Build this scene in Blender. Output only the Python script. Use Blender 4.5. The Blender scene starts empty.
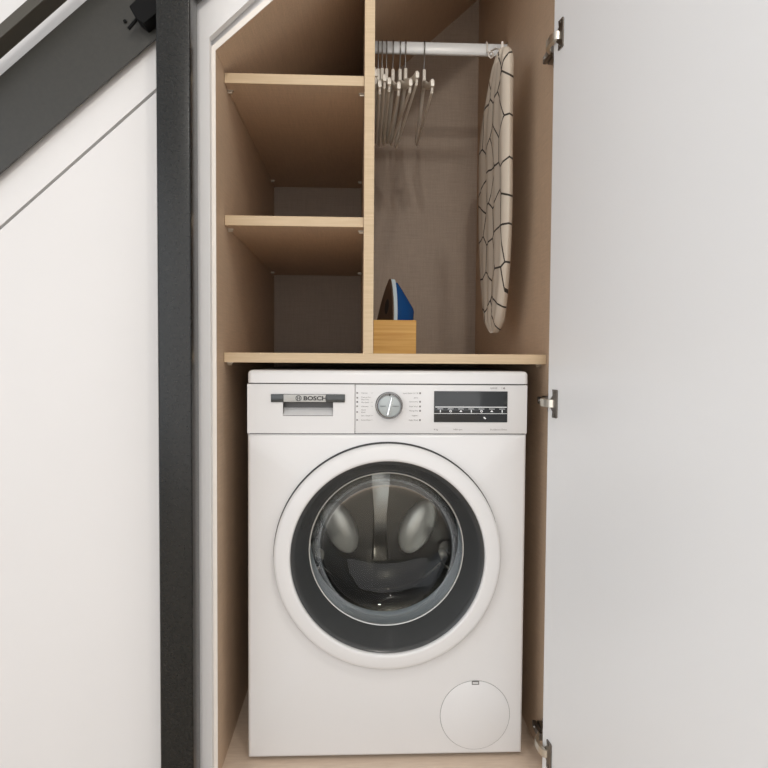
import bpy, bmesh, math, random
from mathutils import Vector, Matrix
C = bpy.context.scene.collection
PI = math.pi

# ---------------------------------------------------------------- camera
cam_d = bpy.data.cameras.new('camera'); cam = bpy.data.objects.new('camera', cam_d); C.objects.link(cam)
cam_d.sensor_width = 36.0; cam_d.lens = 31.333; cam_d.clip_start = 0.02
yaw, pitch, roll = 0.0416, -0.0395, 0.0067
fw = Vector((math.sin(yaw)*math.cos(pitch), math.cos(yaw)*math.cos(pitch), math.sin(pitch)))
r0 = Vector((math.cos(yaw), -math.sin(yaw), 0)); u0 = r0.cross(fw)
rr = math.cos(roll)*r0 + math.sin(roll)*u0; uu = -math.sin(roll)*r0 + math.cos(roll)*u0
M = Matrix((rr, uu, -fw)).transposed().to_4x4(); M.translation = Vector((-0.0069, -1.3608, 0.8763))
cam.matrix_world = M
bpy.context.scene.camera = cam

# ---------------------------------------------------------------- world, lights, exposure
w = bpy.data.worlds.new('world'); bpy.context.scene.world = w; w.use_nodes = True
bgn = w.node_tree.nodes['Background']; bgn.inputs[0].default_value = (0.9, 0.93, 1.0, 1); bgn.inputs[1].default_value = 1.0
vs = bpy.context.scene.view_settings
vs.view_transform = 'Standard'; vs.look = 'None'; vs.gamma = 1.0; vs.exposure = 0.0

def area(name, loc, target, size, power, col=(1, 1, 1), shape='DISK', size_y=None):
    d = bpy.data.lights.new(name, 'AREA'); d.shape = shape; d.size = size
    if size_y: d.size_y = size_y
    d.energy = power; d.color = col
    o = bpy.data.objects.new(name, d); C.objects.link(o); o.location = loc
    o.rotation_euler = (Vector(target)-Vector(loc)).to_track_quat('-Z', 'Y').to_euler()
    return o
area('hall_downlight', (-0.05, -3.3, 2.35), (0.0, 0.3, 1.0), 0.10, 13, (1.0, 0.95, 0.88))
area('near_downlight', (0.42, -1.55, 2.42), (0.05, 0.2, 0.7), 0.14, 6, (1.0, 0.94, 0.86))
area('rear_fill_light', (0.1, -4.1, 1.1), (0.1, 0, 1.0), 3.8, 42, (0.97, 0.98, 1.0), 'RECTANGLE', 2.2)  # added fill behind the camera, no window modelled there
area('left_fill_light', (-2.1, -2.9, 1.2), (0.4, -0.6, 1.0), 1.8, 14, (0.93, 0.97, 1.0), 'RECTANGLE', 1.8)  # added fill from the left to brighten the open door

# ---------------------------------------------------------------- materials
def mat(name, col, rough=0.5, metal=0.0, **k):
    m = bpy.data.materials.new(name); m.use_nodes = True
    b = m.node_tree.nodes['Principled BSDF']
    b.inputs['Base Color'].default_value = (*col, 1); b.inputs['Roughness'].default_value = rough
    b.inputs['Metallic'].default_value = metal
    for kk, v in k.items(): b.inputs[kk.replace('_', ' ')].default_value = v
    return m
def nodes(m): return m.node_tree.nodes, m.node_tree.links, m.node_tree.nodes['Principled BSDF']
def noise_tint(m, c1, c2, scale=(1, 1, 1), nscale=20, detail=4, bump=0.0, rough=0.5):
    n, l, b = nodes(m)
    tc = n.new('ShaderNodeTexCoord'); mp = n.new('ShaderNodeMapping'); mp.inputs['Scale'].default_value = scale
    no = n.new('ShaderNodeTexNoise'); no.inputs['Scale'].default_value = nscale; no.inputs['Detail'].default_value = detail
    cr = n.new('ShaderNodeValToRGB'); cr.color_ramp.elements[0].position = .3; cr.color_ramp.elements[1].position = .7
    cr.color_ramp.elements[0].color = (*c1, 1); cr.color_ramp.elements[1].color = (*c2, 1)
    l.new(tc.outputs['Object'], mp.inputs['Vector']); l.new(mp.outputs[0], no.inputs['Vector'])
    l.new(no.outputs['Fac'], cr.inputs[0]); l.new(cr.outputs[0], b.inputs['Base Color'])
    if bump:
        bp = n.new('ShaderNodeBump'); bp.inputs['Strength'].default_value = bump; bp.inputs['Distance'].default_value = 0.001
        l.new(no.outputs['Fac'], bp.inputs['Height']); l.new(bp.outputs[0], b.inputs['Normal'])
    return m
def linen(name, c, amp=0.10):
    m = mat(name, c, 0.55); n, l, b = nodes(m)
    tc = n.new('ShaderNodeTexCoord'); out = []
    for sc in ((420, 420, 14), (14, 420, 420), (420, 14, 420)):
        mp = n.new('ShaderNodeMapping'); mp.inputs['Scale'].default_value = sc
        no = n.new('ShaderNodeTexNoise'); no.inputs['Scale'].default_value = 1.0; no.inputs['Detail'].default_value = 1
        l.new(tc.outputs['Object'], mp.inputs['Vector']); l.new(mp.outputs[0], no.inputs['Vector']); out.append(no)
    a = n.new('ShaderNodeMath'); a.operation = 'ADD'; l.new(out[0].outputs['Fac'], a.inputs[0]); l.new(out[1].outputs['Fac'], a.inputs[1])
    a2 = n.new('ShaderNodeMath'); a2.operation = 'ADD'; l.new(a.outputs[0], a2.inputs[0]); l.new(out[2].outputs['Fac'], a2.inputs[1])
    cr = n.new('ShaderNodeMapRange'); cr.inputs['From Min'].default_value = 1.1; cr.inputs['From Max'].default_value = 1.9
    cr.inputs['To Min'].default_value = 1-amp; cr.inputs['To Max'].default_value = 1+amp
    l.new(a2.outputs[0], cr.inputs['Value'])
    mx = n.new('ShaderNodeMix'); mx.data_type = 'RGBA'; mx.blend_type = 'MULTIPLY'; mx.inputs['Factor'].default_value = 1
    mx.inputs[6].default_value = (*c, 1); l.new(cr.outputs[0], mx.inputs[7]); l.new(mx.outputs[2], b.inputs['Base Color'])
    return m
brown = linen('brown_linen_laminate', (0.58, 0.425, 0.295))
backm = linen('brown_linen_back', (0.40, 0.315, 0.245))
edge = noise_tint(mat('light_oak_edge', (.6, .46, .3), .5), (.53, .40, .245), (.60, .46, .295), (2, 40, 40), 6, 3)
basem = noise_tint(mat('tan_laminate', (.5, .4, .3), .45), (.68, .54, .42), (.76, .62, .49), (3, 20, 20), 8, 4)
cream = mat('cream_edge_band', (.84, .79, .73), .5)
white = mat('white_lacquer', (.75, .745, .74), .38)
doorw = mat('white_door_laminate', (.87, .88, .88), .35)
wallw = noise_tint(mat('white_wall_paint', (.82, .8, .78), .55), (.72, .708, .695), (.74, .728, .715), (1, 1, 1), 3, 2)
black = noise_tint(mat('black_powder_coated_steel', (.03, .032, .03), .45), (.030, .029, .024), (.036, .034, .028), (1, 1, 1), 160, 3, .08)
black.node_tree.nodes['Principled BSDF'].inputs['Roughness'].default_value = .42
postm = noise_tint(mat('black_post_paint', (.01, .01, .01), .26, 0, Specular_IOR_Level=.36), (.009, .010, .009), (.012, .012, .011), (1, 1, 1), 160, 3, 0)
railm = mat('brown_black_rail_paint', (.060, .054, .042), .4)
blackm = mat('black_plastic', (.002, .002, .002), .55, 0, Specular_IOR_Level=.15)
enamel = mat('white_enamel', (.73, .725, .72), .22)
fascia = mat('white_fascia_plastic', (.71, .705, .70), .3)
seam = mat('dark_seam', (.05, .05, .05), .6)
darkp = mat('dark_grey_tinted_plastic', (.050, .052, .052), .25)
dispm = mat('black_glass_display', (.018, .021, .023), .08)
chrome = mat('chrome', (.75, .76, .77), .14, 1)
knobm = mat('brushed_silver', (.38, .41, .41), .45, .5)
steel = mat('polished_steel_drum', (.60, .59, .57), .10, 1)
def drum_mat():
    m = mat('perforated_drum_steel', (.30, .29, .27), .13, 1); n, l, b = nodes(m)
    tc = n.new('ShaderNodeTexCoord'); v = n.new('ShaderNodeTexVoronoi'); v.inputs['Scale'].default_value = 62; v.inputs['Randomness'].default_value = .12
    l.new(tc.outputs['Object'], v.inputs['Vector'])
    c = n.new('ShaderNodeMath'); c.operation = 'LESS_THAN'; c.inputs[1].default_value = .24; l.new(v.outputs['Distance'], c.inputs[0])
    mx = n.new('ShaderNodeMix'); mx.data_type = 'RGBA'; mx.inputs[6].default_value = (.33, .32, .295, 1); mx.inputs[7].default_value = (.02, .02, .02, 1)
    l.new(c.outputs[0], mx.inputs['Factor']); l.new(mx.outputs[2], b.inputs['Base Color'])
    return m
steel2 = mat('pressed_steel', (.42, .41, .38), .16, 1)
nickel = mat('nickel', (.70, .66, .58), .36, 1)
darknickel = mat('dark_nickel', (.22, .20, .18), .35, 1)
rubber = mat('grey_rubber_gasket', (.42, .46, .50), .35)
dark = mat('dark_interior', (.02, .02, .02), .6)
rail_m = mat('white_coated_steel_tube', (.80, .83, .84), .25)
hang = mat('white_plastic_hanger', (.84, .80, .72), .4)
wire = mat('grey_wire', (.35, .35, .34), .3, 1)
printg = mat('grey_print', (.20, .19, .185), .6)
printk = mat('black_print', (.03, .03, .03), .5)
printw = mat('white_print', (.85, .87, .88), .4)
bamboo = noise_tint(mat('bamboo', (.6, .33, .09), .45), (.66, .33, .055), (.82, .51, .13), (2, 2, 60), 2.2, 4)
bluep = mat('blue_plastic', (.008, .075, .26), .25)
whitep = mat('pale_blue_plastic', (.62, .74, .80), .35)
solem = mat('brown_sole_plate', (.16, .11, .085), .3, .7)
wirew = mat('white_wire', (.8, .76, .7), .35)
def glass_mat():
    m = bpy.data.materials.new('clear_door_glass'); m.use_nodes = True
    n, l = m.node_tree.nodes, m.node_tree.links; n.remove(n['Principled BSDF'])
    t = n.new('ShaderNodeBsdfTransparent'); t.inputs[0].default_value = (.86, .88, .87, 1)
    g = n.new('ShaderNodeBsdfGlossy'); g.inputs['Roughness'].default_value = .02; g.inputs[0].default_value = (1, 1, 1, 1)
    f = n.new('ShaderNodeFresnel'); f.inputs['IOR'].default_value = 1.6
    mx = n.new('ShaderNodeMixShader'); k = n.new('ShaderNodeMath'); k.operation = 'MULTIPLY'; k.inputs[1].default_value = .30; l.new(f.outputs[0], k.inputs[0]); l.new(k.outputs[0], mx.inputs[0]); l.new(t.outputs[0], mx.inputs[1]); l.new(g.outputs[0], mx.inputs[2])
    l.new(mx.outputs[0], n['Material Output'].inputs[0]); return m
glass = glass_mat()
def cover_mat():
    m = mat('patterned_cotton_cover', (.6, .55, .48), .8); n, l, b = nodes(m)
    tc = n.new('ShaderNodeTexCoord'); sp = n.new('ShaderNodeSeparateXYZ'); l.new(tc.outputs['Object'], sp.inputs[0])
    s = n.new('ShaderNodeMath'); s.operation = 'SUBTRACT'; l.new(sp.outputs['Y'], s.inputs[0]); l.new(sp.outputs['X'], s.inputs[1])
    cb = n.new('ShaderNodeCombineXYZ'); sh = n.new('ShaderNodeMath'); sh.operation = 'ADD'; sh.inputs[1].default_value = .043; l.new(s.outputs[0], sh.inputs[0]); l.new(sh.outputs[0], cb.inputs[0]); l.new(sp.outputs['Z'], cb.inputs[1]); cb.inputs[2].default_value = 0.0
    v = n.new('ShaderNodeTexVoronoi'); v.voronoi_dimensions = '2D'; v.feature = 'DISTANCE_TO_EDGE'
    v.inputs['Scale'].default_value = 12.6; v.inputs['Randomness'].default_value = .7; l.new(cb.outputs[0], v.inputs['Vector'])
    c = n.new('ShaderNodeMath'); c.operation = 'LESS_THAN'; c.inputs[1].default_value = .029; l.new(v.outputs['Distance'], c.inputs[0])
    mx = n.new('ShaderNodeMix'); mx.data_type = 'RGBA'; mx.inputs[6].default_value = (.55, .485, .40, 1); mx.inputs[7].default_value = (.035, .028, .022, 1)
    l.new(c.outputs[0], mx.inputs['Factor']); l.new(mx.outputs[2], b.inputs['Base Color']); return m
coverm = cover_mat()

# ---------------------------------------------------------------- helpers
def link(name, bm, m, parent=None, smooth=False, ang=40):
    bmesh.ops.recalc_face_normals(bm, faces=bm.faces)
    me = bpy.data.meshes.new(name); bm.to_mesh(me); bm.free()
    for x in (m if isinstance(m, (list, tuple)) else [m]): me.materials.append(x)
    if smooth:
        for p in me.polygons: p.use_smooth = True
        me.set_sharp_from_angle(angle=math.radians(ang))
    o = bpy.data.objects.new(name, me); C.objects.link(o)
    if parent:
        o.parent = parent
        pw = Vector((0, 0, 0)); q = parent
        while q: pw += q.location; q = q.parent
        o.location = -pw            # meshes are authored in world coordinates
    return o
def box(bm, x0, x1, y0, y1, z0, z1, bev=0.0, seg=2, mi=0):
    vs_ = [bm.verts.new((x, y, z)) for x in (x0, x1) for y in (y0, y1) for z in (z0, z1)]
    idx = ((0, 1, 3, 2), (4, 6, 7, 5), (0, 4, 5, 1), (2, 3, 7, 6), (0, 2, 6, 4), (1, 5, 7, 3))
    fs = [bm.faces.new([vs_[i] for i in f]) for f in idx]
    for f in fs: f.material_index = mi
    if bev:
        es = list({e for f in fs for e in f.edges})
        bmesh.ops.bevel(bm, geom=es, offset=bev, segments=seg, profile=.5, affect='EDGES')
    return bm
def prism(bm, pts, y0, y1, axis='y', bev=0, mi=0):
    """polygon pts (a,b) extruded between y0,y1. axis y: (x,z); axis x: (y,z); axis z: (x,y)"""
    def P(a, b, t): return {'y': (a, t, b), 'x': (t, a, b), 'z': (a, b, t)}[axis]
    A = [bm.verts.new(P(a, b, y0)) for a, b in pts]; B = [bm.verts.new(P(a, b, y1)) for a, b in pts]
    fs = [bm.faces.new(A), bm.faces.new(B[::-1])]
    n = len(pts)
    for i in range(n): fs.append(bm.faces.new((A[i], B[i], B[(i+1) % n], A[(i+1) % n])))
    for f in fs: f.material_index = mi
    if bev: bmesh.ops.bevel(bm, geom=list({e for f in fs for e in f.edges}), offset=bev, segments=2, profile=.5, affect='EDGES')
    return bm
def lathe(bm, prof, cx, cz, n=96, closed=False, mi=0):
    """revolve (r, y) about the Y axis through (cx, cz)"""
    rings = []
    for r, y in prof:
        if r < 1e-6: rings.append([bm.verts.new((cx, y, cz))])
        else: rings.append([bm.verts.new((cx+r*math.cos(2*PI*i/n), y, cz+r*math.sin(2*PI*i/n))) for i in range(n)])
    seq = list(zip(rings, rings[1:])) + ([(rings[-1], rings[0])] if closed else [])
    for a, b in seq:
        for i in range(n):
            j = (i+1) % n
            if len(a) == 1 and len(b) == 1: continue
            if len(a) == 1: f = bm.faces.new((a[0], b[i], b[j]))
            elif len(b) == 1: f = bm.faces.new((a[i], b[0], a[j]))
            else: f = bm.faces.new((a[i], b[i], b[j], a[j]))
            f.material_index = mi
    return bm
def tube(bm, pts, r, n=8, cap=True):
    pts = [Vector(p) for p in pts]; rings = []
    rs = r if isinstance(r, (list, tuple)) else [r]*len(pts)
    t0 = (pts[1]-pts[0]).normalized(); nrm = t0.orthogonal().normalized()
    for i, p in enumerate(pts):
        t = (pts[min(i+1, len(pts)-1)]-pts[max(i-1, 0)]).normalized()
        nrm = (nrm - t*nrm.dot(t)).normalized(); bn = t.cross(nrm)
        rings.append([bm.verts.new(p+rs[i]*(math.cos(2*PI*k/n)*nrm+math.sin(2*PI*k/n)*bn)) for k in range(n)])
    for a, b in zip(rings, rings[1:]):
        for k in range(n): bm.faces.new((a[k], a[(k+1) % n], b[(k+1) % n], b[k]))
    if cap: bm.faces.new(rings[0][::-1]); bm.faces.new(rings[-1])
    return bm
def empty(name, loc, label, cat, group=None):
    o = bpy.data.objects.new(name, None); C.objects.link(o); o.location = loc; o.empty_display_size = .05
    o['label'] = label; o['category'] = cat
    if group: o['group'] = group
    return o
def struct(o): o['kind'] = 'structure'; return o
NB = bmesh.new
_txt = []
def text_bm(bm, s, x, z, y, h, align='LEFT', sx=1.0, bold=0.0):
    """flat lettering on a plane facing -Y, merged into bm"""
    cu = bpy.data.curves.new('lettering', 'FONT'); cu.body = s; cu.size = h/0.70; cu.align_x = align; cu.offset = bold; cu.resolution_u = 3
    o = bpy.data.objects.new('lettering', cu); C.objects.link(o); bpy.context.view_layer.update()
    me = bpy.data.meshes.new_from_object(o.evaluated_get(bpy.context.evaluated_depsgraph_get()))
    for v in me.vertices: v.co = Vector((x+v.co.x*sx, y, z+v.co.y))
    bm.from_mesh(me); bpy.data.meshes.remove(me); bpy.data.objects.remove(o); bpy.data.curves.remove(cu)

# ---------------------------------------------------------------- the room
FZ = -0.09
struct(link('floor', box(NB(), -2.2, 2.4, -4.2, 1.2, FZ-.1, FZ), noise_tint(mat('oak_floor', (.5, .4, .3), .4), (.52, .42, .32), (.62, .51, .40), (2, 30, 1), 3, 4)))
struct(link('ceiling', box(NB(), -2.2, 2.4, -4.2, 0.0, 2.5, 2.6), mat('white_ceiling', (.85, .85, .84), .7)))
struct(link('wall_front', box(NB(), -2.2, 2.4, -4.3, -4.2, FZ, 2.5), mat('hall_wall', (.7, .68, .66), .7)))
SL = 0.8987
gz = lambda x: 1.3958 + (x+.4012)*SL       # the diagonal joint of the panelled stair wall
XW = -0.399
o = struct(link('wall_left', prism(prism(NB(), [(-2.2, FZ), (XW, FZ), (XW, gz(XW)-.0078), (-1.88, gz(-1.88)-.0078), (-2.2, FZ+.01)], -.02, -.0080),
     [(XW, gz(XW)), (XW, 2.5), (-2.2, 2.5), (-2.2, gz(-2.2)), ], -.02, -.0080), wallw))
struct(link('trim_1', box(NB(), -2.2, -.3252, -.0070, .02, FZ, 2.5), wallw))
# ---------------------------------------------------------------- cabinet
xL, xR, D, T = -.2882, .4047, .9472, .021
sl = lambda x: 1.4812 + .8903*(x-xL)
cab = empty('under_stair_cabinet', (0.06, .45, 0), 'tall brown cabinet built under the stairs with shelves, hanging rail and white door open', 'cabinet')
TH = .018
link('side_panel', prism(NB(), [(xL-.0002, 0), (xL-.0002, sl(xL)), (xL-TH, sl(xL)+.0), (xL-TH, 0)], .0005, D), brown, cab)
link('edge_band', prism(prism(NB(), [(xL, -.0), (xL, sl(xL)), (xL-TH, sl(xL)+.004), (xL-TH, 0)], -.0018, .0005),
     [(xL, sl(xL)), (xR, sl(xR)), (xR, sl(xR)+.0145), (xL-.006, sl(xL)+.0085), (xL-TH, sl(xL)+.004)], -.0018, .0005), cream, cab)
link('frame_filler', prism(NB(), [(xL-.018, sl(xL-.018)+.0155), (xR, sl(xR)+.0155), (xR, sl(xR)+.06), (xL-.030, sl(xL)+.06), (xL-.030, sl(xL)-.05), (xL-.0185, sl(xL)-.05)], .0065, .02), white, cab)
link('side_panel', box(NB(), xR, xR+TH, .0, D, 0, sl(xR)), brown, cab)
link('sloping_top_panel', prism(NB(), [(xL-TH, sl(xL-TH)+.0005), (xL, sl(xL)), (xR+TH, sl(xR+TH)), (xR+TH, sl(xR+TH)+.0145), (xL-TH, sl(xL-TH)+.0145)], .0005, D), brown, cab)
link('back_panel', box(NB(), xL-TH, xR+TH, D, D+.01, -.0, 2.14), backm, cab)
link('base_panel', box(NB(), xL-TH, xR+TH, -.0, D, -.02, 0), basem, cab)
link('plinth', box(NB(), xL-TH, xR+TH, .03, .05, FZ, -.02), white, cab)
# white face frame around the opening: a stile on the left that turns into the slope
fx = -.2960; fl = lambda x: 1.4953 + (x+.2985)*.945
ff = NB()
prism(ff, [(-.3250, FZ), (fx, FZ), (fx, fl(fx)), (xR+.03, fl(xR+.03)), (xR+.03, 2.5), (-.3250, 2.5)], -.02, -.002)
link('face_frame', ff, white, cab)
struct(link('wall_right', box(NB(), xR+.03, 2.4, -.02, .1, FZ, 2.5), wallw))
# shelves
def shelf(z, x1, y0, pinsY, right=True):
    b = NB(); box(b, xL+.0006, x1, y0+.0012, D-.001, z-T, z)
    s = link('shelf', b, brown, cab)
    link('edge_band', box(NB(), xL+.0006, x1, y0-.0006, y0+.0012, z-T, z, .0005, 1), edge, s)
    for Y in pinsY:
        for X, sgn in ((xL, 1),) + (((x1, -1),) if right else ()):
            p = NB(); tube(p, [(X+.0002*sgn, Y, z-T-.0045), (X+.010*sgn, Y, z-T-.0045)], .0025, 8)
            box(p, min(X, X+.012*sgn), max(X, X+.012*sgn), Y-.003, Y+.003, z-T-.0025, z-T-.0002)
            link('shelf_pin', p, nickel, s, True)
    return s
s3, s2, s1 = .885, 1.1763, 1.4738
dx0, dx1 = .0078, .0289
for z in (s1, s2): shelf(z, dx0-.0003, .0855, (.125, .86))
shelf(s3, xR-.0006, .0738, (.115, .86))
dv = link('divider_panel', prism(NB(), [(dx0, s3+.0002), (dx1, s3+.0002), (dx1, sl(dx1)-.001), (dx0, sl(dx0)-.001)], .0755, D-.001), brown, cab)
link('edge_band', prism(NB(), [(dx0, s3+.0002), (dx1, s3+.0002), (dx1, sl(dx1)-.001), (dx0, sl(dx0)-.001)], .0737, .0755), edge, dv)
# hanging rail (flattened tube) with end sockets
RY, RZ = .50, 1.723
rl = NB(); prof = []
for i in range(24):
    a = 2*PI*i/24; c, s_ = math.cos(a), math.sin(a)
    prof.append((RY+.0075*math.copysign(abs(c)**.6, c), RZ+.0165*math.copysign(abs(s_)**.6, s_)))
prism(rl, prof, dx1+.001, xR-.001, 'x')
ro = link('hanging_rail', rl, rail_m, cab, True)
for X, sg in ((dx1, 1), (xR, -1)):
    k = NB(); prism(k, [(RY+(a-RY)*1.6, RZ+(b-RZ)*1.25) for a, b in prof], X+.0003*sg, X+.003*sg, 'x'); link('rail_socket', k, nickel, ro, True)

# the door, hinged on the right and swung wide open
hx, hy = .3832, -.018; th = math.radians(7.5)
dd = Vector((math.sin(th), -math.cos(th), 0)); dn = Vector((math.cos(th), math.sin(th), 0))   # along the leaf, away from the opening
def D3(a, b, z): return Vector((hx, hy, 0)) + dd*a + dn*b + Vector((0, 0, z))
DW = .675; ztop = lambda a: sl(xR-.01) - .8903*a - .004
b = NB(); pts = [(0, .004), (DW, .004), (DW, ztop(DW)), (0, ztop(0))]
A = [b.verts.new(D3(a, 0, z)) for a, z in pts]; B = [b.verts.new(D3(a, .019, z)) for a, z in pts]
b.faces.new(A); b.faces.new(B[::-1])
for i in range(4): b.faces.new((A[i], B[i], B[(i+1) % 4], A[(i+1) % 4]))
bmesh.ops.bevel(b, geom=b.edges[:], offset=.0012, segments=2, affect='EDGES')
door = link('door', b, doorw, cab, True)
def hbox(bm, a0, a1, b0, b1, z0, z1, bev=.0006):
    vs_ = [bm.verts.new(D3(a, c, z)) for a in (a0, a1) for c in (b0, b1) for z in (z0, z1)]
    fs = [bm.faces.new([vs_[i] for i in f]) for f in ((0, 1, 3, 2), (4, 6, 7, 5), (0, 4, 5, 1), (2, 3, 7, 6), (0, 2, 6, 4), (1, 5, 7, 3))]
    bmesh.ops.bevel(bm, geom=list({e for f in fs for e in f.edges}), offset=bev, segments=1, affect='EDGES')
for zc in (1.506, .787, .074):
    b = NB()
    # cup flange lying on the door face, with waist, and the cup rim
    out = [(.026, -.028), (.045, -.028), (.047, -.026), (.047, .026), (.045, .028), (.026, .028), (.028, .016), (.020, .010), (.017, .005), (.017, -.005), (.020, -.010), (.028, -.016)]
    A = [b.verts.new(D3(a, -.0003, zc+z)) for a, z in out]; B = [b.verts.new(D3(a, -.003, zc+z)) for a, z in out]
    b.faces.new(A); b.faces.new(B[::-1])
    for i in range(len(out)): b.faces.new((A[i], B[i], B[(i+1) % len(out)], A[(i+1) % len(out)]))
    for z in (-.023, .023): hbox(b, .031, .038, -.0045, -.003, zc+z-.003, zc+z+.003)
    h = link('hinge', b, darknickel, cab, True)
    b = NB()
    # cranked arm from the cup to the cabinet side
    path = [(.3805, -.050), (.3750, -.046), (.3715, -.030), (.3705, -.006), (.3780, .010), (.3850, .020)]
    n_ = len(path); L = []
    for i, (x, y) in enumerate(path):
        L.append((x, y))
    up = [(x, y) for x, y in L]; lo = [(x+.0075, y+.001) for x, y in L]
    prism(b, up+lo[::-1], zc-.0075, zc+.0075, 'z')
    link('hinge_arm', b, nickel, h, True, 50)
    b = NB()
    box(b, .3840, .3925, .010, .066, zc-.0075, zc+.0075, .0015)
    box(b, .3925, xR-.0008, .022, .060, zc-.010, zc+.010, .001)
    box(b, xR-.0040, xR-.0008, .028, .044, zc-.024, zc+.024, .0008)
    link('mounting_plate', b, darknickel, h, True)
    for k, (yy, zz) in enumerate(((.036, -.019), (.036, .019), (.052, 0))):
        b = NB(); X = xR-.004 if k < 2 else .384
        tube(b, [(X, yy, zc+zz), (X-.0014, yy, zc+zz)], .0033, 10); link('screw', b, chrome, h, True)
for yy, zz in ((.135, .040), (.115, .030)):
    b = NB(); tube(b, [(xR-.0002, yy, zz), (xR-.0015, yy, zz)], .003, 10); link('screw', b, nickel, cab, True)

# ---------------------------------------------------------------- steel staircase
st = empty('staircase', (-.345, -.07, FZ), 'black steel staircase frame with square post and diagonal stringer beside the cabinet', 'staircase')
b = NB(); box(b, -.376, -.3137, -.100, -.041, FZ, 2.5)
bmesh.ops.bevel(b, geom=[e for e in b.edges if abs(e.verts[0].co.z-e.verts[1].co.z) > 1], offset=.004, segments=4, profile=.5, affect='EDGES')
link('post', b, postm, st, True)
lo = lambda x: 1.4824 + (x+.3941)*.881; hi = lambda x: 1.4059 + (x+.6857)*.8896
b = NB(); prism(b, [(-2.1, lo(-2.1)), (.60, lo(.60)), (.60, hi(.60)), (-2.1, hi(-2.1))], -.0405, -.0350, bev=.0006)
link('stringer', b, black, st)
r1 = lambda x: 1.4494 + (x+.6538)*.8950
b = NB(); prism(b, [(-2.1, r1(-2.1)), (-.377, r1(-.377)), (-.377, r1(-.377)+.026), (-2.1, r1(-2.1)+.026)], -.100, -.056, bev=.002)
link('stair_rail', b, railm, st)
b = NB()
prism(b, [(-.4310, 1.5235), (-.4195, 1.5030), (-.4050, 1.4920), (-.3775, 1.5150), (-.3775, 1.5750), (-.3900, 1.5640)], -.078, -.041, bev=.002)
br = link('bracket', b, blackm, st)
b = NB(); tube(b, [(-.4205, -.060, 1.5110), (-.4380, -.060, 1.4900)], .0032, 10); link('rod', b, blackm, br, True)
b = NB(); tube(b, [(-.4502, -.0405, 1.5127), (-.4502, -.0440, 1.5127)], .0036, 6); link('bolt', b, blackm, st, True)

# ---------------------------------------------------------------- washing machine
wx0, wx1, WY = -.2368, .3612, .061; wc = (wx0+wx1)/2
wm = empty('washing_machine', (wc, .33, 0), 'white front-loading washing machine with round glass door, standing under the shelf', 'washing machine')
PB, PT = .7142, .8190
DCX, DCZ = .0622, .4525
b = NB()   # chassis as sides, rear, bottom; the front is its own sheet with a round opening
box(b, wx0+.002, wx0+.006, WY+.012, .61, .02, .8185); box(b, wx1-.006, wx1-.002, WY+.012, .61, .02, .8185)
box(b, wx0+.006, wx1-.006, .604, .61, .02, .8185); box(b, wx0+.006, wx1-.006, WY+.012, .604, .02, .024)
link('casing', b, enamel, wm)
b = NB()   # front sheet with hole
n = 96; R0 = .225
hole = [(DCX+R0*math.cos(2*PI*i/n), DCZ+R0*math.sin(2*PI*i/n)) for i in range(n)]
def edgept(a):
    c, s_ = math.cos(a), math.sin(a); tx = ((wx1 if c > 0 else wx0)-DCX)/c if abs(c) > 1e-9 else 1e9
    tz = ((PB-.001 if s_ > 0 else .009)-DCZ)/s_ if abs(s_) > 1e-9 else 1e9
    t = min(tx, tz); return (DCX+c*t, DCZ+s_*t)
angs = [2*PI*i/n for i in range(n)]
cor = [math.atan2(z-DCZ, x-DCX) % (2*PI) for x in (wx0, wx1) for z in (.009, PB-.001)]
for cval in cor:
    k = min(range(n), key=lambda i: abs(angs[i]-cval)); angs[k] = cval
hin = [(DCX+R0*math.cos(a), DCZ+R0*math.sin(a)) for a in angs]; hout = [edgept(a) for a in angs]
def shrink(p, d): return (min(max(p[0], wx0+d), wx1-d), min(max(p[1], .009+d), PB-.001-d))
layers = [[(x, WY+.02, z) for x, z in hin], [(x, WY, z) for x, z in hin], [(*((q := shrink(p, .007))[:1]), WY, q[1]) for p in hout],
          [(*((q := shrink(p, .0025))[:1]), WY+.0018, q[1]) for p in hout], [(x, WY+.008, z) for x, z in hout], [(x, WY+.016, z) for x, z in hout]]
vr = [[b.verts.new(p) for p in L_] for L_ in layers]
for A, B in zip(vr, vr[1:]):
    for i in range(n): b.faces.new((A[i], A[(i+1) % n], B[(i+1) % n], B[i]))
link('front_panel', b, enamel, wm, True, 50)
b = NB()
box(b, wx0+.0010, wx1+.0008, WY-.004, .61, PT+.0024, .8485); 
bmesh.ops.bevel(b, geom=[e for e in b.edges if e.verts[0].co.z > .84 and e.verts[1].co.z > .84 and not (e.verts[0].co.y > .5 and e.verts[1].co.y > .5)] +
    [e for e in b.edges if abs(e.verts[0].co.z-e.verts[1].co.z) > .01 and e.verts[0].co.y < .1], offset=.009, segments=5, profile=.5, affect='EDGES')
link('top_plate', b, enamel, wm, True, 60)
link('seal_strip', box(box(NB(), wx0+.004, wx1-.004, WY+.006, WY+.03, PT-.004, PT+.006), wx0+.004, wx1-.004, WY+.006, WY+.012, PB-.006, PB+.004), seam, wm)
# control fascia
b = NB(); box(b, -.0088, wx1, WY, WY+.03, PB, PT, .0012, 2); fo = link('control_panel', b, fascia, wm, True, 60)
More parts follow.
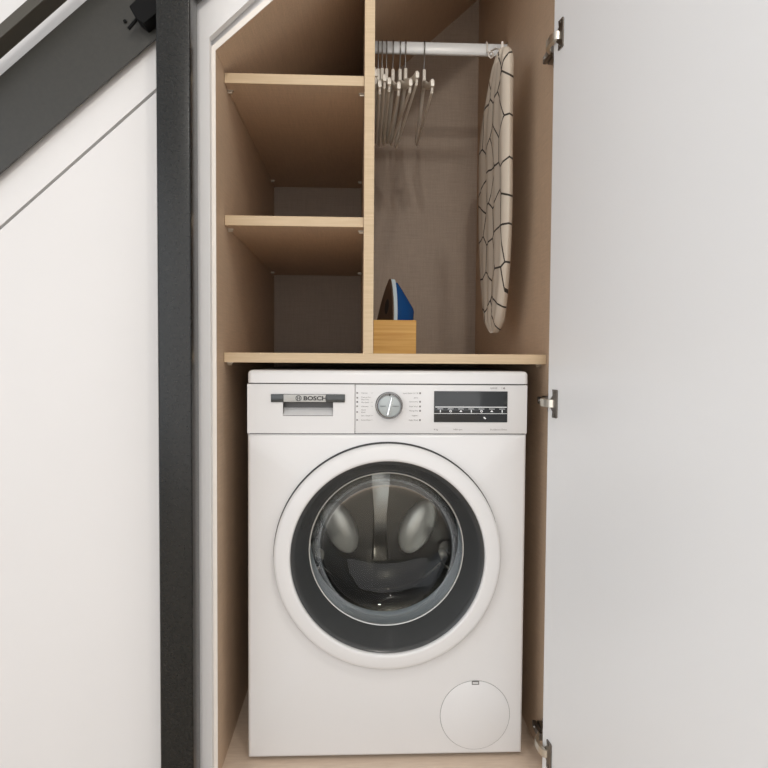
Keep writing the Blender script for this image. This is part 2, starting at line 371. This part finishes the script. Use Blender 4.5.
# drawer front with a grip pocket
b = NB(); X0, X1, Z0, Z1 = -.1617, -.0558, .7525, .7809
box(b, wx0, X0, WY, WY+.01, PB, PT); box(b, X1, -.0098, WY, WY+.01, PB, PT)
box(b, X0, X1, WY, WY+.01, PB, Z0); box(b, X0, X1, WY, WY+.01, Z1, PT)
dr = link('detergent_drawer', b, fascia, wm)
b = NB(); box(b, X0-.002, X1+.002, WY+.020, WY+.024, Z0-.004, Z1+.004); box(b, X0-.002, X0, WY+.001, WY+.02, Z0, Z1); box(b, X1, X1+.002, WY+.001, WY+.02, Z0, Z1); box(b, X0, X1, WY+.001, WY+.02, Z1, Z1+.002)
link('grip_pocket', b, mat('grey_pocket', (.10, .10, .10), .5), dr)
b = NB(); prism(b, [(WY+.0005, Z0-.001), (WY+.0005, Z0+.0008), (WY+.0195, Z0+.0150), (WY+.0195, Z0-.001)], X0+.0004, X1-.0004, 'x'); link('grip_lip', b, fascia, dr)
b = NB(); box(b, X0, X1, WY-.0006, WY+.0008, Z0-.0012, Z0+.0002); link('grip_edge', b, printg, dr)
b = NB(); box(b, -.1869, -.0305, WY-.0040, WY+.001, .7806, .7978, .001); hs = link('badge_strip', b, mat('dark_glossy_strip', (.055, .06, .06), .18, .2), dr, True)
b = NB(); box(b, -.1600, -.0710, WY-.0046, WY-.0039, .7815, .7970, .0003); link('strip_reflection', b, mat('painted_reflection', (.46, .46, .44), .35), dr, True)  # pale plate imitates a reflection in the dark strip
b = NB(); lathe(b, [(.0062, WY-.0052), (.0062, WY-.0046), (.0048, WY-.0046), (.0048, WY-.0052)], -.1285, .7893, 32, True)
for s_ in (-1, 1): box(b, -.1285+s_*.0022-.0006, -.1285+s_*.0022+.0006, WY-.0052, WY-.0046, .7858, .7928)
box(b, -.1305, -.1265, WY-.0052, WY-.0046, .7888, .7898)
text_bm(b, 'BOSCH', -.1185, .7852, WY-.0050, .0085, 'LEFT', 1.25, .0004)
link('badge_lettering', b, printk, dr)
# knob
KX, KZ = .0633, .7743
b = NB(); lathe(b, [(.0292, WY-.0004), (.0292, WY-.003), (.0280, WY-.004)], KX, KZ, 64); lathe(b, [(.0280, WY-.004), (.0272, WY-.018), (.0255, WY-.0215), (.0232, WY-.0225)], KX, KZ, 64)
kn = link('programme_knob', b, mat('dark_chrome', (.38, .39, .40), .18, 1), wm, True, 50)
b = NB(); lathe(b, [(.0232, WY-.0225), (.0224, WY-.0195), (.012, WY-.0210), (0, WY-.0215)], KX, KZ, 64); link('knob_face', b, knobm, kn, True, 60)
b = NB(); a = math.radians(13); ux, uz = math.sin(a), math.cos(a)
def kp(s_, t_, y): return (KX+ux*s_+uz*t_, y, KZ+uz*s_-ux*t_)
A = [b.verts.new(kp(s_, t_, WY-.0195)) for s_, t_ in ((-.020, -.0028), (-.020, .0028), (.020, .0018), (.020, -.0018))]
B = [b.verts.new(kp(s_, t_, WY-.0275)) for s_, t_ in ((-.019, -.0014), (-.019, .0014), (.019, .0008), (.019, -.0008))]
b.faces.new(A); b.faces.new(B[::-1])
for i in range(4): b.faces.new((A[i], B[i], B[(i+1) % 4], A[(i+1) % 4]))
link('grip_bar', b, chrome, kn)
for a0, a1, c0, c1 in ((-.0018, .0026, .0215, .0262), (-.020, -.008, -.0004, .0004), (.006, .020, -.0004, .0004)): link('pointer_mark', box(NB(), KX+a0, KX+a1, WY-.0228, WY-.0205, KZ+c0, KZ+c1), printk, kn)
# programme printing either side of the knob
Yp = WY-.0004
zrow = lambda py: .8007 - (py-393)/(420-393)*(.8007-.7431)
def words(t_, x, z, h, align='LEFT', sx=1.05, bold=0.0, parent=fo, m=printg, y=Yp, name='lettering'):
    b = NB(); text_bm(b, t_, x, z, y, h, align, sx, bold); link(name, b, m, parent)
def mark(x0, x1, z0, z1, name='icon', m=printg, y=Yp, d=.0003, parent=fo):
    link(name, box(NB(), x0, x1, y, y+d, z0, z1), m, parent)
rowsL = [(393.0, 'Cottons'), (397.2, 'Cottons Eco'), (399.5, 'Easy-Care'), (402.3, 'Mix Quick'), (406.3, 'Delicates'), (409.9, 'Wool'), (412.2, 'Rinse'), (415.6, 'Spin / Drain'), (420.0, 'Drum Clean')]
for py, t_ in rowsL: words(t_, .0040, zrow(py)-.0013, .0027)
for py in (393.0, 397.8, 402.0, 406.3, 412.0, 420.0): mark(-.0062, -.0028, zrow(py)-.0016, zrow(py)+.0016, m=printk if py == 402.0 else printg)
for py in (393.0, 402.3, 406.3, 415.6, 420): mark(.0245, KX-.034, zrow(py)-.0001, zrow(py)+.0003, 'leader_line', d=.0002)
rowsR = [(393.0, 'Super Quick 15 / 30'), (397.6, 'Shirts'), (401.5, 'Sportswear'), (406.3, 'Dark Wash'), (410.6, 'Allergy Plus'), (415.3, 'Hygiene'), (420.0, 'Night Wash')]
for py, t_ in rowsR: words(t_, .1255, zrow(py)-.0013, .0027, 'RIGHT')
for py in (393.0, 401.5, 406.3, 410.6, 420.0): mark(.1280, .1315, zrow(py)-.0019, zrow(py)+.0019)
words('8 kg', .1600, .7215, .0034); words('1400 rpm', .2010, .7215, .0034); words('EcoSilence Drive', .3175, .7215, .0034, 'RIGHT', 1.08)
words('SERIE', .2800, .8106, .0034, 'LEFT', 1.4); mark(.3055, .3061, .8102, .8148, 'divider_line'); words('6', .3085, .8103, .0042, 'LEFT', 1.3, .0003)
# display
b = NB(); box(b, .1596, .3180, WY-.0022, WY+.002, .7388, .8055, .0009); ds = link('display', b, dispm, wm, True)
b = NB(); Yd = WY-.0026
box(b, .1625, .3165, Yd, Yd+.0006, .7708, .7724); box(b, .1600, .3170, Yd, Yd+.0006, .7572, .7581)
for k in range(7):
    cx = .173 + k*.0222
    box(b, cx-.0062, cx+.0062, Yd, Yd+.0006, .7672, .7680)
    if k % 3 == 0: box(b, cx-.0008, cx+.0012, Yd, Yd+.0006, .7600, .7655)
    elif k % 3 == 1: lathe(b, [(.0026, Yd), (.0026, Yd+.0006), (.0014, Yd+.0006), (.0014, Yd)], cx, .7627, 16, True)
    else: prism(b, [(cx-.0032, .7612), (cx+.0032, .7612), (cx+.0010, .7645), (cx-.0010, .7645)], Yd, Yd+.0006)
prism(b, [(.2660, .7500), (.2685, .7508), (.2720, .7470), (.2700, .7455), (.2665, .7480)], Yd, Yd+.0006)
link('display_marks', b, printw, ds)
# door: white ring, dark funnel, chrome rim, glass bowl
b = NB(); lathe(b, [(.2405, .0560), (.2412, .0520), (.2418, .0440), (.2412, .0385), (.2390, .0352), (.2340, .0335), (.2250, .0318), (.2130, .0302), (.2085, .0305), (.2062, .0330), (.2058, .0420), (.2150, .0560)], DCX, DCZ, 128, True)
dro = link('door', b, enamel, wm, True, 50)
b = NB(); lathe(b, [(.2442, .0612), (.2442, .0600), (.2385, .0596), (.2385, .0565), (.2100, .0565), (.2100, .0612)], DCX, DCZ, 96, True); link('door_gap_ring', b, seam, dro, True)  # dark ring stands in for the shaded gap behind the door
b = NB(); lathe(b, [(.2056, .0385), (.2040, .0395), (.1990, .0440), (.1960, .0500), (.1900, .0650), (.1800, .0860), (.1745, .0985), (.1720, .1035)], DCX, DCZ, 128); link('tinted_surround', b, darkp, dro, True, 60)
b = NB(); lathe(b, [(.1725, .1030), (.1715, .1005), (.1690, .1010), (.1685, .1050), (.1715, .1060)], DCX, DCZ, 128, True); link('glass_rim', b, mat('grey_rim', (.42, .43, .42), .25, .5), dro, True)
b = NB()
lathe(b, [(.1686, .1045), (.1665, .1150), (.1580, .1340), (.1420, .1500), (.1100, .1640), (.0600, .1735), (0, .1760)], DCX, DCZ, 128)
link('glass_bowl', b, glass, dro, True, 80)
# gasket, drum
b = NB(); lathe(b, [(.2130, .0700), (.1950, .0900), (.1800, .1120), (.1820, .1350), (.1790, .1600), (.1720, .1750), (.1730, .1900), (.1900, .1950)], DCX, DCZ, 96); link('door_gasket', b, rubber, wm, True, 60)
b = NB(); lathe(b, [(.1800, .1980), (.1830, .2060), (.2250, .2200), (.2400, .2400), (.2400, .4700), (.2250, .4900)], DCX, DCZ, 96)
drm = link('drum', b, drum_mat(), wm, True, 50)
b = NB(); lathe(b, [(.2250, .4900), (.1300, .4960), (.0500, .4965), (0, .4965)], DCX, DCZ, 96); link('drum_back', b, mat('satin_steel', (.10, .096, .088), .26, 1), drm, True, 50)
for k in range(3):      # lifter ribs
    a = math.radians(90+120*k); b = NB(); rad = Vector((math.cos(a), 0, math.sin(a))); tan = Vector((-math.sin(a), 0, math.cos(a)))
    secs = []
    for y, hgt, wd in ((.225, .035, .020), (.28, .062, .026), (.38, .066, .028), (.47, .050, .026)):
        base = Vector((DCX, y, DCZ)); ring = []
        for t_, h_ in ((-1, 0), (-.8, .45), (-.45, .9), (0, 1), (.45, .9), (.8, .45), (1, 0)):
            ring.append(b.verts.new(base + rad*(.2395-hgt*h_) + tan*(wd*1.2*t_)))
        secs.append(ring)
    for A, B in zip(secs, secs[1:]):
        for i in range(6): b.faces.new((A[i], A[i+1], B[i+1], B[i]))
    b.faces.new(secs[0]); b.faces.new(secs[-1])
    link('lifter_rib', b, steel2, drm, True, 60)
lobe_m = mat('glass_reflection_tone', (.78, .75, .69), .38, .45)
for ang_, rad_, la, lb in ((204, .122, .080, .043), (335, .116, .082, .045)):     # added bright lobes imitate reflections in the door glass
    b = NB(); a = math.radians(ang_); c_, s_ = math.cos(a), math.sin(a)
    prev = None
    for k in range(9):
        q = k/8*PI/2; rr_ = math.cos(q); yy = .496-.022*math.sin(q)
        ring = [b.verts.new((DCX+c_*(rad_+lb*rr_*math.cos(2*PI*i/40))-s_*(la*rr_*math.sin(2*PI*i/40)), yy, DCZ+s_*(rad_+lb*rr_*math.cos(2*PI*i/40))+c_*(la*rr_*math.sin(2*PI*i/40)))) for i in range(40)] if k < 8 else None
        if k == 8:
            tip = b.verts.new((DCX+c_*rad_, yy, DCZ+s_*rad_))
            for i in range(40): b.faces.new((prev[i], prev[(i+1) % 40], tip))
        elif prev:
            for i in range(40): b.faces.new((prev[i], prev[(i+1) % 40], ring[(i+1) % 40], ring[i]))
        prev = ring
    link('reflection_lobe', b, lobe_m, drm, True, 60)
b = NB(); prism(b, [(DCX+x, DCZ+z) for x, z in ((-.034, .150), (.034, .150), (.024, .070), (.011, -.010), (.024, -.140), (-.024, -.140), (-.011, -.010), (-.024, .070))], .470, .496, bev=.006)
link('drum_spoke', b, mat('dark_pressed_steel', (.26, .255, .24), .24, 1), drm, True, 30)
# filter flap
FX, FZc = .2560, .0972
b = NB(); lathe(b, [(0, WY-.0014), (.0750, WY-.0014), (.0758, WY-.0010), (.0760, WY+.0002)], FX, FZc, 96); fl_ = link('filter_flap', b, enamel, wm, True, 30)
b = NB(); lathe(b, [(.0760, WY-.0002), (.0768, WY-.0002)], FX, FZc, 96); link('flap_gap', b, mat('gap_grey', (.22, .22, .21), .6), fl_)
b = NB(); box(b, FX-.0080, FX+.0080, WY-.0020, WY-.0012, FZc+.0680, FZc+.0765); sl_ = link('flap_latch', b, mat('latch_grey', (.14, .14, .13), .5), fl_)
b = NB(); box(b, FX-.0060, FX+.0060, WY-.0024, WY-.0018, FZc+.0702, FZc+.0740); link('latch_tab', b, fascia, fl_)
for x in (wx0+.04, wx1-.04):
    for y in (.12, .56):
        b = NB(); m_ = bmesh.ops.create_cone(b, cap_ends=True, segments=20, radius1=.022, radius2=.018, depth=.0195)
        bmesh.ops.translate(b, verts=b.verts[:], vec=(x, y, .0100)); link('foot', b, seam, wm, True)

# ---------------------------------------------------------------- clothes hangers on the rail
def make_hanger():
    hg = empty('clothes_hanger', (0, 0, 0), '', 'clothes hanger', 'white plastic clothes hangers on the rail')
    b = NB()      # body in local coordinates: x thickness, y along the arms, z up; rail centre at origin
    top = -.078
    pts = [(0, .200, -.188), (0, .214, -.196), (0, .218, -.205)]
    def arm(sgn):
        P_ = []
        for t_ in [i/10 for i in range(11)]:
            y = .008+t_*.205; z = top-.018-.080*t_**1.15 - .010*math.sin(PI*t_)
            P_.append((y, z))
        ring = []
        for i, (y, z) in enumerate(P_):
            hw = .0047 if i > 8 else .0042; hh = .0100 if i > 8 else (.0075+.004*(1-i/10))
            ring.append([b.verts.new((sx_*hw, sgn*y, z+sz*hh)) for sx_, sz in ((-1, -.8), (-1, .6), (-.5, 1), (.5, 1), (1, .6), (1, -.8), (.5, -1), (-.5, -1))])
        for A, B in zip(ring, ring[1:]):
            for k in range(8): b.faces.new((A[k], A[(k+1) % 8], B[(k+1) % 8], B[k]))
        b.faces.new(ring[0]); 
        y, z = P_[-1]; tip = [b.verts.new((sx_*.0040, sgn*(y+.006), z-.002+sz*.0076)) for sx_, sz in ((-1, -.8), (-1, .6), (-.5, 1), (.5, 1), (1, .6), (1, -.8), (.5, -1), (-.5, -1))]
        for k in range(8): b.faces.new((ring[-1][k], ring[-1][(k+1) % 8], tip[(k+1) % 8], tip[k]))
        b.faces.new(tip)
    arm(1); arm(-1)
    box(b, -.0045, .0045, -.011, .011, top-.032, top+.022, .002)
    for s_ in (-1, 1): tube(b, [(0, s_*.209, -.180), (0, s_*.207, -.190), (0, s_*.200, -.193)], .0034, 8)
    tube(b, [(0, -.202, -.193), (0, .202, -.193)], .0036, 8)
    link('body', b, hang, hg, True, 60)
    b = NB(); P_ = [(0, 0, top+.016), (0, 0, top+.034), (0, -.0045, -.036)]
    for i in range(15):
        a = math.radians(-62+i*17); P_.append((0, .0015-.0205*math.cos(a), .0020+.0205*math.sin(a)))
    tube(b, P_, .0016, 8); link('hook', b, wire, hg, True, 60)
    return hg
proto = make_hanger()
hl = ['white hanger leftmost on the rail, half hidden by the wooden divider',
      'white hanger second from the left on the rail',
      'white hanger third from the left on the rail',
      'white hanger fourth from the left, tips close to its left neighbours',
      'white hanger fifth from the left, with the lowest near tip',
      'white hanger sixth from the left, turned slightly right, with its tip below the next one',
      'white hanger seventh from the left, last of the crowded cluster, with the higher near tip',
      'white hanger hanging alone on the right of the crowded ones']
# hook x, near-tip x offset, near-tip rise
hp = [(.0385, -.0025, .016), (.0490, -.0025, -.003), (.0595, -.0015, .008), (.0715, -.002, .002), (.0890, .004, -.005), (.1080, .013, .001), (.1225, .013, .015), (.1745, .000, .001)]
for i, (x, dxn, dz) in enumerate(hp):
    if i == 0: h = proto
    else:
        h = proto.copy(); C.objects.link(h)
        for ch in proto.children:
            c = ch.copy(); C.objects.link(c); c.parent = h
    h.location = (x, RY, RZ+.0168-.0205)
    # swing about the hook: yaw turns the near tip sideways, pitch lifts it a touch
    h.rotation_euler = (-math.atan2(dz, .215), 0, math.atan2(dxn, .215))
    h['label'] = hl[i]

# ---------------------------------------------------------------- ironing board
IB = empty('ironing_board', (.33, .30, .94), 'small ironing board with black line patterned cream cover, hanging upright by the right wall', 'ironing board')
ztp, zbt = 1.590, .939; yc = .295; HW = .137
def hwid(z, far=False):
    if far and z > 1.36:
        t_ = min(1, (ztp-z)/.20); return HW*(2*(.13+.87*(1-(1-t_)**2)**1.05)-1)
    if z > 1.36:
        t_ = min(1, (ztp-z)/.055); return HW*(.76+.24*math.sqrt(max(0, 1-(1-t_)**2)))
    s_ = (z-zbt)/.34
    if s_ < 1: return HW*(1-(1-s_)**2.0)**.62
    return HW
def bx(z, side): return .3315 - .012*(z-1.29)
b = NB(); NU, NV = 20, 90
zs = [zbt+.0008+(ztp-.0008-zbt-.0008)*(.5-.5*math.cos(PI*i/NV)) for i in range(NV+1)]
random.seed(3)
def ridge(u, z): return .0022*math.sin(u*13+1.2*math.sin(z*7)+.6) + .0010*math.sin(u*31+z*11)
loops = []
for z in zs:
    ring = []; et = min(1, math.sqrt(min(z-zbt, ztp-z)/.03))*.9+.1
    for j in range(NU+1):
        u = -1+2*j/NU; e = .0125*(1-abs(u)**14)**.5 if abs(u) < 1 else 0
        e *= et; ring.append(b.verts.new((bx(z, 0)-.006*u-(e+.0005)-ridge(u, z)*(1-u*u)*et, yc+(u+1)/2*hwid(z, True)-(1-u)/2*hwid(z), z)))
    for j in range(NU, -1, -1):
        u = -1+2*j/NU; e = .0125*(1-abs(u)**14)**.5 if abs(u) < 1 else 0
        e *= et; ring.append(b.verts.new((bx(z, 0)-.006*u+e+.0005, yc+(u+1)/2*hwid(z, True)-(1-u)/2*hwid(z), z)))
    loops.append(ring)
for A, B in zip(loops, loops[1:]):
    m_ = len(A)
    for k in range(m_): b.faces.new((A[k], A[(k+1) % m_], B[(k+1) % m_], B[k]))
b.faces.new(loops[0]); b.faces.new(loops[-1])
link('board_cover', b, coverm, IB, True, 70)
b = NB()   # wire loop that hangs the board on the rail
P_ = [(.3460, .300, 1.632), (.3460, .360, 1.665), (.3460, .430, 1.690), (.3460, .470, 1.700), (.3460, .4860, 1.712)]
for i in range(10):
    a = math.radians(200-i*21); P_.append((.3460, RY+.0125*math.cos(a), RZ+.006+.0145*math.sin(a)))
tube(b, P_, .0022, 8); link('hanging_hook', b, wirew, IB, True)
b = NB(); P_ = []
for i in range(17):
    a = 2*PI*i/16; P_.append((.3440+.0065*math.sin(a), .4250+.003*math.cos(a), 1.6780+.0095*math.cos(a)))
tube(b, P_, .0019, 8, False); link('cord_loop', b, wirew, IB, True)
b = NB(); tube(b, [(.3470, .297, 1.636), (.3470, .297, 1.652)], [.0045, .0025], 10); link('end_cap', b, wirew, IB, True)

# ---------------------------------------------------------------- bamboo box and the iron standing in it
bx0, bx1, by0, by1, bz0, bz1 = .0375, .1505, .400, .545, s3+.0004, .9752
b = NB(); t = .004
box(b, bx0, bx1, by0, by0+t, bz0, bz1, .0008, 1); box(b, bx0, bx1, by1-t, by1, bz0, bz1, .0008, 1)
box(b, bx0, bx0+t, by0+t, by1-t, bz0, bz1); box(b, bx1-t, bx1, by0+t, by1-t, bz0, bz1); box(b, bx0+t, bx1-t, by0+t, by1-t, bz0, bz0+.006)
o = link('bamboo_box', b, bamboo); o['label'] = 'small square bamboo box on the long shelf, holding the blue iron'; o['category'] = 'box'

ir = empty('clothes_iron', (.090, .460, bz0+.0065), 'blue steam iron standing nose up in the bamboo box', 'iron')
O = Vector((.0600, .460, bz0+.0075)); lean = Vector((.108, -.03, 1)).normalized()
nv = Vector((-.905, -.425, 0)); nv = (nv-lean*nv.dot(lean)).normalized(); wv = lean.cross(nv).normalized()
IL = .198
def IP(wd, v, d): return O + wv*wd + lean*v - nv*d
def ihw(v): t_ = max(0, min(1, v/IL)); return .053*max(0, 1-t_**2.1)**.85*(.76+.24*min(1, max(0, v)/.05))
VS = [IL*(1-(1-i/26)**1.6)*.9995 for i in range(27)]
def slab(d0, d1, k0, k1, m, name, par, domef=None):
    b = NB(); A = []; B = []
    for v in VS: A.append((ihw(v)*k0, v)); B.append((ihw(v)*k1, v))
    ra = [b.verts.new(IP(h, v, d0)) for h, v in A]+[b.verts.new(IP(-h, v, d0)) for h, v in A[::-1]]
    rb = [b.verts.new(IP(h, v*(1 if d1 < .02 else .985), d1)) for h, v in B]+[b.verts.new(IP(-h, v*(1 if d1 < .02 else .985), d1)) for h, v in B[::-1]]
    b.faces.new(ra); b.faces.new(rb[::-1])
    for i in range(len(ra)): b.faces.new((ra[i], rb[i], rb[(i+1) % len(ra)], ra[(i+1) % len(ra)]))
    bmesh.ops.remove_doubles(b, verts=b.verts[:], dist=1e-6)
    return link(name, b, m, par, True, 40)
sp_ = slab(0, .003, 1, 1, solem, 'sole_plate', ir)
slab(.0032, .0055, .97, .97, chrome, 'sole_rim', ir)
slab(.0057, .0175, .93, .90, whitep, 'skirt', ir)
b = NB(); rings = []   # blue tank: half-ellipse sections that swell away from the nose
for i in range(22):
    v = .004+(IL-.012)*i/21; t_ = v/IL; h = ihw(v)*.88; hgt = min(.066*(.8+.2*min(1, v/.06)), .175*(1-t_))+.002
    rings.append([b.verts.new(IP(h*math.cos(PI*k/12), v, .0177+hgt*math.sin(PI*k/12)**.8)) for k in range(13)])
for A, B in zip(rings, rings[1:]):
    for k in range(12): b.faces.new((A[k], A[k+1], B[k+1], B[k]))
    b.faces.new((A[12], A[0], B[0], B[12]))
b.faces.new(rings[0]); b.faces.new(rings[-1])
link('water_tank', b, bluep, ir, True, 60)
b = NB()
tube(b, [IP(0, .112, .052), IP(0, .104, .064), IP(0, .088, .072), IP(0, .055, .074), IP(0, .020, .072), IP(0, .012, .056)], .0062, 12); link('handle', b, whitep, ir, True)
b = NB(); tube(b, [IP(0, .108, .066), IP(0, .092, .0780), IP(0, .060, .0810)], .0026, 8); link('handle_trim', b, printk, ir, True)
b = NB(); P_ = [IP(.004+.0110*math.cos(2*PI*k/20), .122+.021*math.sin(2*PI*k/20), -.0004) for k in range(20)]
b.faces.new([b.verts.new(p) for p in P_]); 
r_ = bmesh.ops.extrude_face_region(b, geom=b.faces[:]); bmesh.ops.translate(b, verts=[v for v in r_['geom'] if isinstance(v, bmesh.types.BMVert)], vec=-nv*.0004)
link('steam_vent', b, dark, ir)
